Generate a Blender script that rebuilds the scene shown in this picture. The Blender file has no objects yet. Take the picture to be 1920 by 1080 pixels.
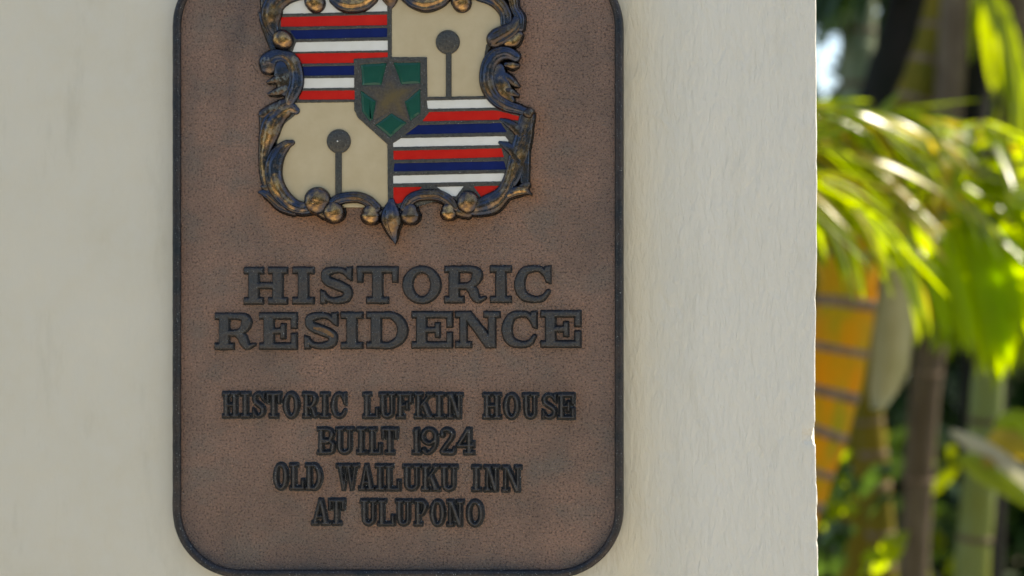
import bpy, math, random
import numpy as np
from mathutils import Vector, Matrix
random.seed(7); rng = np.random.default_rng(7)
scene = bpy.context.scene
COL = scene.collection
R = math.radians

# ------------------------------------------------------------------ camera
YAW, PITCH, DIST = R(8.2), R(1.1), 0.947
FPX = 50/36*1920
Z0 = 1.50
vdir = Vector((-math.sin(YAW)*math.cos(PITCH), math.cos(YAW)*math.cos(PITCH), math.sin(PITCH)))
CAM = Vector((0, 0, Z0)) - vdir*DIST
cam = bpy.data.objects.new('camera', bpy.data.cameras.new('camera')); COL.objects.link(cam)
cam.location = CAM
cam.rotation_euler = vdir.to_track_quat('-Z', 'Y').to_euler()
cam.data.lens = 50; cam.data.sensor_width = 36; cam.data.clip_start = 0.02; cam.data.clip_end = 2000
cam.data.dof.use_dof = True
cam.data.dof.focus_distance = DIST - 0.012
cam.data.dof.aperture_fstop = 4.2
cam.data.dof.aperture_blades = 0
scene.camera = cam

# ------------------------------------------------------------------ light
SUN_EL, SUN_AZ = R(52), R(58)      # azimuth from +Y towards +X: behind the wall, to the right
world = bpy.data.worlds.new('World'); scene.world = world; world.use_nodes = True
wn = world.node_tree.nodes; bg = wn['Background']
sky = wn.new('ShaderNodeTexSky'); sky.sky_type = 'NISHITA'; sky.sun_disc = False
sky.sun_elevation = SUN_EL; sky.sun_rotation = SUN_AZ
world.node_tree.links.new(sky.outputs[0], bg.inputs[0]); bg.inputs[1].default_value = 0.13
sl = bpy.data.lights.new('sun', 'SUN'); sl.energy = 5.0; sl.angle = R(0.53); sl.color = (1, 0.95, 0.86)
sun = bpy.data.objects.new('sun', sl); COL.objects.link(sun)
sdir = Vector((math.sin(SUN_AZ)*math.cos(SUN_EL), math.cos(SUN_AZ)*math.cos(SUN_EL), math.sin(SUN_EL)))
sun.rotation_euler = sdir.to_track_quat('Z', 'Y').to_euler()
sun.location = sdir*20
scene.view_settings.view_transform = 'Standard'; scene.view_settings.look = 'None'
scene.view_settings.exposure = 1.15; scene.view_settings.gamma = 1
scene.view_settings.use_curve_mapping = False
scene.view_settings.use_white_balance = True          # camera set for open shade
scene.view_settings.white_balance_temperature = 7600; scene.view_settings.white_balance_tint = 8

# ------------------------------------------------------------------ pixel <-> place
q = cam.rotation_euler.to_matrix()
M3 = np.array(q)
C = np.array(CAM)
def Q(px, py, Y=0.0):
    """world point on the vertical plane y=Y that the photograph shows at (px,py) of 1920x1080"""
    px = np.asarray(px, float); py = np.asarray(py, float)
    d = np.stack([(px-960)/FPX, -(py-540)/FPX, -np.ones_like(px)], -1) @ M3.T
    t = (Y - C[1])/d[..., 1]
    return C + d*t[..., None]
def QV(px, py, Y): return Vector([float(a) for a in Q(px, py, Y)])
S = FPX/DIST                       # pixels per metre on the wall
PLATE = 0.0065                     # plate surface stands this far out of the wall
# ------------------------------------------------------------------ node helpers
class NT:
    def __init__(s, name):
        s.m = bpy.data.materials.new(name); s.m.use_nodes = True
        s.t = s.m.node_tree; s.n = s.t.nodes; s.b = s.n['Principled BSDF']; s.out = s.n['Material Output']
        s.tc = s.n.new('ShaderNodeTexCoord')
    def new(s, k): return s.n.new(k)
    def link(s, a, b): s.t.links.new(a, b)
    def val(s, sock, v):
        if hasattr(v, 'is_linked') or isinstance(v, bpy.types.NodeSocket): s.link(v, sock)
        else: sock.default_value = v
    def coord(s, scale=(1,1,1), src='Object'):
        mp = s.new('ShaderNodeMapping'); mp.inputs['Scale'].default_value = scale
        s.link(s.tc.outputs[src], mp.inputs[0]); return mp.outputs[0]
    def noise(s, scale, detail=3, rough=.55, co=None, dist=0):
        n = s.new('ShaderNodeTexNoise'); n.inputs['Scale'].default_value = scale
        n.inputs['Detail'].default_value = detail; n.inputs['Roughness'].default_value = rough
        n.inputs['Distortion'].default_value = dist
        s.link(co if co else s.tc.outputs['Object'], n.inputs['Vector']); return n.outputs['Fac']
    def voro(s, scale, co=None, feature='F1'):
        n = s.new('ShaderNodeTexVoronoi'); n.feature = feature; n.inputs['Scale'].default_value = scale
        s.link(co if co else s.tc.outputs['Object'], n.inputs['Vector']); return n.outputs['Distance']
    def ramp(s, fac, a, b, c0=(0,0,0,1), c1=(1,1,1,1)):
        r = s.new('ShaderNodeValToRGB'); e = r.color_ramp.elements
        e[0].position = a; e[1].position = b; e[0].color = c0; e[1].color = c1
        s.link(fac, r.inputs[0]); return r.outputs[0]
    def mix(s, f, a, b, mode='MIX'):
        m = s.new('ShaderNodeMix'); m.data_type = 'RGBA'; m.blend_type = mode
        s.val(m.inputs[0], f); s.val(m.inputs[6], a); s.val(m.inputs[7], b); return m.outputs[2]
    def math(s, op, a, b=0.0, clamp=False):
        m = s.new('ShaderNodeMath'); m.operation = op; m.use_clamp = clamp
        s.val(m.inputs[0], a); s.val(m.inputs[1], b); return m.outputs[0]
    def attr(s, name):
        a = s.new('ShaderNodeAttribute'); a.attribute_name = name; return a.outputs['Fac']
    def bump(s, h, strength, dist, prev=None):
        b = s.new('ShaderNodeBump'); b.inputs['Strength'].default_value = strength
        b.inputs['Distance'].default_value = dist; s.val(b.inputs['Height'], h)
        if prev: s.link(prev, b.inputs['Normal'])
        return b.outputs[0]
    def set(s, **k):
        names = dict(col='Base Color', rough='Roughness', metal='Metallic', normal='Normal', spec='Specular IOR Level', coat='Coat Weight', coatr='Coat Roughness')
        for a, v in k.items(): s.val(s.b.inputs[names[a]], v)
        return s.m
def rgb(r, g, b): return (r, g, b, 1)
def srgb(r, g, b):
    f = lambda c: ((c/255+.055)/1.055)**2.4 if c > 10 else c/255/12.92
    return (f(r), f(g), f(b), 1)

# wall paint: cream masonry paint over brushed stucco
n = NT('cream_wall_paint')
sx = n.new('ShaderNodeSeparateXYZ'); n.link(n.tc.outputs['Object'], sx.inputs[0])
side = n.ramp(sx.outputs[0], -0.05, 0.12)                    # rougher, brushed stucco towards the corner
mot = n.noise(9, 4); mot2 = n.noise(55, 4, .6)
col = n.mix(n.ramp(mot, .35, .7), rgb(.615, .580, .485), rgb(.675, .64, .55))
col = n.mix(n.ramp(mot2, .3, .75), col, rgb(.64, .62, .55))
bx_ = n.ramp(sx.outputs[0], .080, .105, rgb(1,1,1), rgb(0,0,0)); bx2 = n.ramp(sx.outputs[0], .055, .075)
col = n.mix(n.math('MULTIPLY', n.math('MULTIPLY', bx_, bx2), .8), col, rgb(.74, .66, .50))     # older, creamier coat left beside the plaque
col = n.mix(n.math('MULTIPLY', n.ramp(sx.outputs[0], .085, .13), .8), col, rgb(.76, .74, .68))
gr = n.noise(38, 5, .65, n.coord((1, 1, .25)))
col = n.mix(n.math('MULTIPLY', n.ramp(gr, .56, .74), .28), col, rgb(.40, .38, .30))
fl = n.ramp(n.voro(75), .0, .035, rgb(1,1,1), rgb(0,0,0))
sel = n.ramp(n.noise(28, 1), .66, .70)
col = n.mix(n.math('MULTIPLY', n.math('MULTIPLY', fl, sel), .6), col, rgb(.16, .13, .09))
st = n.noise(230, 5, .65, n.coord((1.4, 1, .40)), dist=.6)
st2 = n.noise(60, 4, .6, n.coord((1.6, 1, .45)), dist=.5)
fine = n.noise(900, 3, .6)
h = n.math('ADD', n.math('MULTIPLY', st, .8), n.math('MULTIPLY', st2, 1.6))
hh = n.math('MULTIPLY', h, n.math('ADD', n.math('MULTIPLY', side, .80), .20))
b1 = n.bump(hh, .9, .0018)
b2 = n.bump(fine, .30, .0006, b1)
M_wall = n.set(col=col, rough=.62, normal=b2, spec=.35)
# bare render showing in the chipped corner
n = NT('chipped_render'); M_chip = n.set(col=n.mix(n.noise(300), rgb(.62, .56, .46), rgb(.8, .77, .7)), rough=.9, normal=n.bump(n.noise(500), .6, .001))

# plate
n = NT('weathered_bronze_plate')
g1 = n.noise(760, 2, .6); g2 = n.voro(1050); m1 = n.noise(14, 5, .6); m2 = n.noise(45, 4, .6); m3 = n.noise(26, 3, .6, n.coord((1, 1, 1.4)))
base = n.mix(n.ramp(m1, .36, .66), rgb(.172, .118, .096), rgb(.285, .178, .136))
base = n.mix(n.math('MULTIPLY', n.ramp(m3, .5, .68), .55), base, rgb(.155, .138, .122))
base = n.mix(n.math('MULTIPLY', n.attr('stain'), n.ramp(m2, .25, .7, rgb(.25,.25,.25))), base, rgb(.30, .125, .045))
base = n.mix(n.math('MULTIPLY', n.attr('darkening'), n.ramp(m2, .2, .75, rgb(.45,.45,.45))), base, rgb(.05, .052, .062))
base = n.mix(n.ramp(g1, .36, .46), n.mix(1.0, base, rgb(.40,.38,.38), 'MULTIPLY'), base)
base = n.mix(n.ramp(g1, .58, .72), base, n.mix(1.0, base, rgb(1.6, 1.45, 1.3), 'MULTIPLY'))
strk = n.math('MULTIPLY', n.ramp(n.noise(60, 5, .65, n.coord((1, 1, .12))), .52, .72), .18)
base = n.mix(strk, base, rgb(.09, .085, .085))
pit = n.math('MULTIPLY', n.ramp(n.voro(130), .03, .07, rgb(1,1,1), rgb(0,0,0)), n.ramp(n.noise(30, 1), .56, .6))
base = n.mix(pit, base, rgb(.012, .011, .010))
spk = n.ramp(n.noise(1600, 1), .735, .76)
base = n.mix(n.math('MULTIPLY', spk, .6), base, rgb(.6, .52, .42))
hb = n.math('ADD', g1, n.math('MULTIPLY', g2, -.7))
M_plate = n.set(col=base, rough=.55, metal=.25, normal=n.bump(hb, .85, .0009), spec=.4)

def patina(name, c0, c1, fleck, met=.35, rough=.5, bs=.6, face=False):
    n = NT(name)
    a = n.noise(700, 3, .6); b = n.noise(60, 4, .6)
    c = n.mix(n.ramp(b, .35, .7), c0, c1)
    c = n.mix(n.ramp(a, .35, .5), n.mix(1.0, c, rgb(.55,.55,.6), 'MULTIPLY'), c)
    if face: c = n.mix(n.attr('face'), rgb(.016, .019, .024), c)  # sides and lip darkened: old dark paint plus painted-in shade of the counters
    sp = n.ramp(n.noise(1500, 1), .70, .74)
    c = n.mix(n.math('MULTIPLY', sp, fleck), c, rgb(.42, .45, .46))
    return n.set(col=c, rough=rough, metal=met, normal=n.bump(a, bs, .0007))
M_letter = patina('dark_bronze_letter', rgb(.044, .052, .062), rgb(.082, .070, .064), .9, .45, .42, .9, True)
M_letter_rub = patina('rubbed_letter', rgb(.30, .15, .05), rgb(.10, .07, .05), .2)
M_rim = patina('dark_bronze_rim', rgb(.020, .026, .034), rgb(.062, .048, .046), .9, .5, .42)
M_ground = patina('crest_ground_bronze', rgb(.060, .064, .062), rgb(.090, .080, .068), .7)

# scroll bronze, rubbed golden where it stands proud
n = NT('scroll_bronze')
geo = n.new('ShaderNodeNewGeometry')
up = n.attr('relief')
blot = n.noise(70, 4, .6); b2 = n.noise(240, 4, .65)
dark = n.mix(n.ramp(blot, .44, .60), rgb(.050, .062, .096), rgb(.092, .066, .050))  # bluish dark patina with the sky's sheen mixed into its colour
gold = n.mix(n.ramp(b2, .3, .7), rgb(.36, .20, .085), rgb(.70, .43, .18))
wear = n.math('MULTIPLY', n.ramp(up, .66, .99), n.ramp(n.math('ADD', n.noise(60, 3), n.math('MULTIPLY', b2, .4)), .62, .86))
c = n.mix(n.math('MULTIPLY', wear, n.attr('rub')), dark, gold)
vg = n.math('MULTIPLY', n.ramp(n.noise(120, 5, .7), .56, .64), n.attr('verdigris'))
c = n.mix(n.math('MULTIPLY', vg, .75), c, rgb(.20, .24, .24))
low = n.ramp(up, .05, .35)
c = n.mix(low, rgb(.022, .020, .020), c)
rr = n.math('ADD', n.math('MULTIPLY', b2, .30), .10)
rr = n.math('ADD', rr, n.math('MULTIPLY', vg, .4))
M_scroll = n.set(col=c, rough=rr, metal=n.math('SUBTRACT', .9, n.math('MULTIPLY', vg, .7)), normal=n.bump(n.noise(420, 4, .6), .35, .0008))

def enamel(name, c0, c1, rough=.28, coat=.0, spec=.22):
    n = NT(name)
    c = n.mix(n.ramp(n.noise(60, 4, .6), .3, .7), c0, c1)
    fl = n.math('MULTIPLY', n.ramp(n.voro(260), .02, .05, rgb(1,1,1), rgb(0,0,0)), n.ramp(n.noise(110, 1), .66, .68))
    c = n.mix(n.math('MULTIPLY', fl, .6), c, rgb(.08, .07, .06))
    return n.set(col=c, rough=rough, coat=coat, coatr=.12, spec=spec, normal=n.bump(n.noise(260, 3), .10, .0008))
M_red = enamel('red_enamel', rgb(.52, .010, .008), rgb(.62, .020, .012))
M_blue = enamel('navy_enamel', rgb(.003, .010, .085), rgb(.005, .016, .125))
M_white = enamel('white_enamel', rgb(.70, .69, .65), rgb(.78, .78, .76))
M_cream = enamel('cream_enamel', rgb(.51, .42, .27), rgb(.57, .48, .325), .3, .0)
M_green = enamel('green_enamel', rgb(.002, .060, .042), rgb(.003, .080, .055), .18, .1, .4)
n = NT('star_bronze')
rad = n.attr('rub'); mk = n.math('MULTIPLY', rad, n.ramp(n.noise(110, 3), .3, .6))
M_star = n.set(col=n.mix(mk, n.mix(n.ramp(n.noise(700), .4, .6), rgb(.05,.046,.045), rgb(.09,.078,.07)), rgb(.13, .095, .042)), rough=.55, metal=.3, normal=n.bump(n.noise(700), .4, .0006))

def leafmat(name, c0, c1, tr, rough=.32, trw=.55, scale=12):
    n = NT(name)
    inf = n.new('ShaderNodeObjectInfo')
    nz = n.noise(scale, 3)
    f = n.math('ADD', n.math('MULTIPLY', nz, .55), n.math('MULTIPLY', inf.outputs['Random'], .55))
    c = n.mix(n.ramp(f, .25, .8), c0, c1)
    n.set(col=c, rough=rough, spec=.6)
    t = n.new('ShaderNodeBsdfTranslucent'); n.link(n.mix(.6, c, tr), t.inputs[0])
    m = n.new('ShaderNodeMixShader'); m.inputs[0].default_value = trw
    n.link(n.b.outputs[0], m.inputs[1]); n.link(t.outputs[0], m.inputs[2]); n.link(m.outputs[0], n.out.inputs[0])
    return n.m
M_leaf = leafmat('palm_leaflet', rgb(.07, .15, .008), rgb(.20, .22, .010), rgb(.72, .90, .01), rough=.25, trw=.62)
M_backlit = leafmat('backlit_leaf', rgb(.12, .22, .005), rgb(.22, .28, .008), rgb(.75, 1.0, .0), rough=.4, trw=.85, scale=25)  # brightened leaf copy: backlight boosted through colour and translucency
M_leafy = leafmat('yellowing_leaflet', rgb(.30, .22, .02), rgb(.38, .32, .03), rgb(.90, .62, .03), trw=.55)
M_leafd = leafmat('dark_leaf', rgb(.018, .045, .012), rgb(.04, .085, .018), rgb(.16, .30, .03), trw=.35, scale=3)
def trunkmat(name, c0, c1, s=30, rough=.8):
    n = NT(name)
    c = n.mix(n.ramp(n.noise(s, 4, .6, n.coord((1,1,.35))), .35, .65), c0, c1)
    return n.set(col=c, rough=rough, spec=.15, normal=n.bump(n.noise(90, 3, .6, n.coord((1,1,.2))), .4, .004))
M_tgold = trunkmat('golden_cane', rgb(.62, .22, .004), rgb(.30, .25, .012), 22)
M_tolive = trunkmat('olive_cane', rgb(.10, .095, .010), rgb(.20, .14, .015), 12)
M_tgrey = trunkmat('grey_trunk', rgb(.085, .060, .040), rgb(.150, .115, .080), 20, .8)
M_tpale = trunkmat('pale_green_cane', rgb(.13, .18, .11), rgb(.22, .25, .17), 10)
M_tdark = trunkmat('dark_trunk', rgb(.012, .014, .010), rgb(.024, .020, .018), 14, .8)  # near-black base colour includes the shade these trunks stand in
M_ring = trunkmat('leaf_scar_ring', rgb(.13, .085, .06), rgb(.22, .16, .12), 60, .85)
M_sheath = trunkmat('dry_sheath', rgb(.34, .31, .15), rgb(.42, .38, .22), 30)
M_tyel = trunkmat('olive_green_cane', rgb(.16, .17, .01), rgb(.20, .25, .12), 5)
M_white_leaf = leafmat('silvery_leaf', rgb(.34, .34, .30), rgb(.46, .46, .42), rgb(.6, .6, .3), .3, .25)
n = NT('garden_soil'); g = n.noise(3, 6)
M_soil = n.set(col=n.mix(n.ramp(g, .4, .6), rgb(.045, .06, .02), rgb(.10, .08, .05)), rough=.95, normal=n.bump(n.noise(40, 5), .6, .02))
n = NT('concrete_path'); g = n.noise(2, 6)
M_path = n.set(col=n.mix(g, rgb(.30, .27, .23), rgb(.40, .37, .32)), rough=.85, normal=n.bump(n.noise(120, 4), .3, .004))

# ------------------------------------------------------------------ object helpers
ORG = {}
def mesh(name, verts, faces, mats, smooth=True, attrs=None, fm=None):
    me = bpy.data.meshes.new(name)
    me.from_pydata([tuple(map(float, v)) for v in verts], [], [tuple(int(i) for i in f) for f in faces])
    for m in (mats if isinstance(mats, (list, tuple)) else [mats]): me.materials.append(m)
    if smooth: me.polygons.foreach_set('use_smooth', [True]*len(me.polygons))
    if fm is not None: me.polygons.foreach_set('material_index', list(map(int, fm)))
    for k, a in (attrs or {}).items():
        at = me.attributes.new(k, 'FLOAT', 'POINT'); at.data.foreach_set('value', np.asarray(a, np.float32))
    me.update(); return me
def obj(name, verts, faces, mats, parent=None, origin=None, label=None, cat=None, group=None, kind=None, **kw):
    """verts in world space; origin = world origin of the object"""
    verts = np.asarray(verts, float)
    if origin is None: origin = ORG[parent.name] if parent else (0, 0, 0)
    origin = np.asarray(origin, float)
    o = bpy.data.objects.new(name, mesh(name, verts-origin, faces, mats, **kw)); COL.objects.link(o)
    if parent: o.parent = parent; o.location = Vector(origin - ORG[parent.name])
    else: o.location = Vector(origin)
    ORG[o.name] = origin
    tag(o, label, cat, group, kind); return o
def tag(o, label=None, cat=None, group=None, kind=None):
    if label: o['label'] = label
    if cat: o['category'] = cat
    if group: o['group'] = group
    if kind: o['kind'] = kind
def thing(name, loc, label, cat, group=None):
    o = bpy.data.objects.new(name, None); COL.objects.link(o); o.location = Vector(loc); o.empty_display_size = .05
    ORG[o.name] = np.array(loc, float); tag(o, label, cat, group); return o
def vnoise(x, y, seed=0):
    """smooth value noise, numpy"""
    xi = np.floor(x).astype(int); yi = np.floor(y).astype(int); fx = x-xi; fy = y-yi
    fx = fx*fx*(3-2*fx); fy = fy*fy*(3-2*fy)
    def hsh(a, b):
        v = np.sin(a*127.1 + b*311.7 + seed*74.7)*43758.5453
        return v-np.floor(v)
    return (hsh(xi,yi)*(1-fx)+hsh(xi+1,yi)*fx)*(1-fy) + (hsh(xi,yi+1)*(1-fx)+hsh(xi+1,yi+1)*fx)*fy
def fbm(x, y, seed=0, o=3):
    s = 0; a = 1; t = 0
    for i in range(o): s = s + a*vnoise(x*2**i, y*2**i, seed+i*13); t += a; a *= .5
    return s/t - .5

# ------------------------------------------------------------------ setting: ground
def sheet(name, x0, x1, y0, y1, z, mat):
    obj(name, [(x0,y0,z),(x1,y0,z),(x1,y1,z),(x0,y1,z)], [(0,1,2,3)], mat, kind='structure', smooth=False)
sheet('ground', -300, 300, -300, 300, 0, M_soil)
sheet('path', -6, 6, -7, -.35, .004, M_path)

# ------------------------------------------------------------------ wall
XE = float(Q(1531.5, 560, 0)[0]); WT = .24
xs = list(np.linspace(-3.2, -.45, 12)) + list(np.arange(-.44, XE-.012, .005)) + list(np.arange(XE-.011, XE-.0025, .0012))
prof = [(x, 0.0) for x in xs]
rc = .0016
for a in np.linspace(0, 90, 7): prof.append((XE-rc+rc*math.sin(R(a)), rc-rc*math.cos(R(a))))
for y in list(np.arange(.0035, .02, .0015)) + [.03, .06, .12, WT]: prof.append((XE, y))
prof += [(XE-.3, WT), (-3.2, WT)]
prof = np.array(prof)
zs = np.array([0, .3, .6, .9, 1.1, 1.22] + list(np.arange(1.26, 1.74, .0012)) + [1.76, 1.85, 2.0, 2.3])
PX, ZZ = np.meshgrid(prof[:,0], zs); PY, _ = np.meshgrid(prof[:,1], zs)
near = np.clip(1-np.hypot(PX-XE, PY)/.012, 0, 1)
rag = .0004*fbm(PY*0+3, ZZ*90, 2) + .0008*fbm(PX*0, ZZ*25, 5, 2) + .0030*fbm(PX*0+9, ZZ*7, 6, 1)
# little losses of plaster along the arris
zc = lambda py: float(Q(1532, py, 0)[2])
losses = [(818, 17, 7), (800, 9, 3.5), (560, 22, 2.6), (470, 30, -2.2), (905, 9, 2.2), (960, 14, 2.5), (1015, 8, 2.6), (1060, 12, 2.4), (700, 30, -1.8), (740, 9, 1.8), (640, 12, 1.6), (300, 12, 1.2), (170, 9, .9)]
bite = np.zeros_like(ZZ)
for py, w, dpt in losses:
    d = (ZZ-zc(py))*S/w
    f = np.clip(1-d*d, 0, 1)
    dpt *= .45 if abs(dpt) < 2.5 else (.7 if dpt < 7 else 1)
    bite += dpt/S*f*(.75+.9*fbm(ZZ*900, PX*900, 8))
PXd = PX + rag*np.clip((PX-(XE-.02))/.02, 0, 1) - bite*near**.7
front = (PY < .0001) & (PX > -.44)
und = .0006*fbm(PX*28, ZZ*12, 3, 4)+.0009*fbm(PX*6, ZZ*6, 4, 2)
PYd = PY - np.where(front, und, 0)*np.clip((XE-PX)/.02+.3, 0, 1) + np.clip(bite, 0, 1)*near*1.0
nr, nc = PX.shape
V = np.stack([PXd, PYd, ZZ], -1).reshape(-1, 3)
idx = np.arange(nr*nc).reshape(nr, nc)
F = np.stack([idx[:-1,:-1], idx[:-1,1:], idx[1:,1:], idx[1:,:-1]], -1).reshape(-1, 4)
fmat = ((bite.reshape(-1)[F].mean(1) > .0011) & (near.reshape(-1)[F].mean(1) > .25)).astype(int)
F = [tuple(f) for f in F] + [tuple(idx[-1, :][::1]), tuple(idx[i, 0] for i in range(nr)) + tuple(idx[i, -1] for i in range(nr-1, -1, -1))]
fmat = list(fmat)+[0, 0]
obj('wall', V, F, [M_wall, M_chip], fm=fmat, label='cream painted stucco wall end carrying the bronze plaque, corner chipped', cat='wall')

# ------------------------------------------------------------------ plaque
PZ = lambda px, py, h=0.0: Q(px, py, -PLATE) - np.stack([0*np.asarray(px, float), 0*np.asarray(px, float)+h, 0*np.asarray(px, float)], -1)
base_pt = Q(746, 1084, 0)
plaque = thing('plaque', base_pt, 'bronze plaque with rounded corners and coloured crest reading HISTORIC RESIDENCE, fixed to the cream wall', 'plaque')

L, Rr, T, B, RAD = 324.0, 1168.5, -78.0, 1084.0, 128.0
def rrect(inset, n=20):
    p = []
    r = max(RAD-inset, 5)
    for cx, cy, a0 in ((Rr-inset-r, T+inset+r, -90), (Rr-inset-r, B-inset-r, 0), (L+inset+r, B-inset-r, 90), (L+inset+r, T+inset+r, 180)):
        for a in np.linspace(a0, a0+90, n): p.append((cx+r*math.cos(R(a)), cy+r*math.sin(R(a))))
    out = []   # add points on the straights
    for i in range(len(p)):
        a = np.array(p[i]); b = np.array(p[(i+1) % len(p)]); k = max(1, int(np.hypot(*(b-a))/12))
        for j in range(k): out.append(tuple(a+(b-a)*j/k))
    return np.array(out)
# rim: swept profile, closed ring
prf = [(0, -PLATE), (0, -.001), (0.4, .0008), (2.0, .0021), (5, .0027), (10, .0027), (13.5, .0021), (15.5, .0008), (16.5, -.001)]
NP = len(rrect(0))
rings = []
for ins, hh in prf:
    p = rrect(ins)
    if len(p) != NP:            # same parametrisation for all rings
        t = np.linspace(0, len(p), NP, endpoint=False); i0 = t.astype(int) % len(p); fr = (t % 1)[:, None]
        p = p[i0]*(1-fr)+p[(i0+1) % len(p)]*fr
    rings.append((p, hh))
# consistent rings: offset along normals of the outer one
p0 = rrect(0); nn_ = np.roll(p0, -1, 0)-np.roll(p0, 1, 0); nn_ /= np.linalg.norm(nn_, axis=1)[:, None]
nrm = np.stack([-nn_[:,1], nn_[:,0]], -1)
V = []
for ins, hh in prf:
    p = p0+nrm*ins
    wob = .5*fbm(p0[:,0]*.05, p0[:,1]*.05, 3)+.8*fbm(p0[:,0]*.16, p0[:,1]*.16, 9)
    q_ = p + nrm*wob[:, None]*(1 if 0 < ins < 15 else .4)
    V.append(PZ(q_[:,0], q_[:,1], hh + (.0005*fbm(p0[:,0]*.09, p0[:,1]*.09, 4) if 0 < ins < 15 else 0)))
V = np.concatenate(V); F = []
for k in range(len(prf)-1):
    for i in range(len(p0)):
        j = (i+1) % len(p0); F.append((k*len(p0)+i, k*len(p0)+j, (k+1)*len(p0)+j, (k+1)*len(p0)+i))
obj('rim', V, F, M_rim, plaque)

# --- distance helpers (pixel units)
def sd_box(X, Y, x0, y0, x1, y1):
    dx = np.maximum(x0-X, X-x1); dy = np.maximum(y0-Y, Y-y1)
    return np.hypot(np.maximum(dx,0), np.maximum(dy,0)) + np.minimum(np.maximum(dx,dy), 0)
def sd_poly(X, Y, P):
    P = np.asarray(P, float); d = np.full(X.shape, 1e9); ins = np.zeros(X.shape, bool)
    for i in range(len(P)):
        a = P[i]; b = P[(i+1) % len(P)]; e = b-a; wx = X-a[0]; wy = Y-a[1]
        t = np.clip((wx*e[0]+wy*e[1])/max(e@e, 1e-9), 0, 1)
        d = np.minimum(d, (wx-t*e[0])**2+(wy-t*e[1])**2)
        c = ((a[1] > Y) != (b[1] > Y))
        with np.errstate(divide='ignore', invalid='ignore'):
            xi = a[0] + (Y-a[1])/(b[1]-a[1] if b[1] != a[1] else 1e-9)*(b[0]-a[0])
        ins ^= c & (X < xi)
    d = np.sqrt(d); return np.where(ins, -d, d)
def catmull(P, k=7):
    P = np.asarray(P, float)
    if len(P) < 3: return np.array([P[0]+(P[-1]-P[0])*t for t in np.linspace(0, 1, k+1)])
    E = np.vstack([2*P[0]-P[1], P, 2*P[-1]-P[-2]]); out = []
    for i in range(1, len(E)-2):
        for t in np.linspace(0, 1, k, endpoint=False):
            a, b, c, d = E[i-1:i+3]
            out.append(.5*((2*b)+(-a+c)*t+(2*a-5*b+4*c-d)*t*t+(-a+3*b-3*c+d)*t**3))
    out.append(P[-1]); return np.array(out)
def sd_stroke(X, Y, P, k=6):
    """P: (x, y, full width)"""
    P = catmull(P, k); d = np.full(X.shape, 1e9)
    for a, b in zip(P[:-1], P[1:]):
        e = b[:2]-a[:2]; wx = X-a[0]; wy = Y-a[1]
        t = np.clip((wx*e[0]+wy*e[1])/max(e@e, 1e-9), 0, 1)
        d = np.minimum(d, np.hypot(wx-t*e[0], wy-t*e[1]) - .5*(a[2]+(b[2]-a[2])*t))
    return d
def sd_ell(X, Y, cx, cy, rx, ry):
    k = np.hypot((X-cx)/rx, (Y-cy)/ry); g = np.hypot((X-cx)/rx**2, (Y-cy)/ry**2)
    return np.where(g > 1e-6, k*(k-1)/np.maximum(g, 1e-6), -min(rx, ry))

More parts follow.
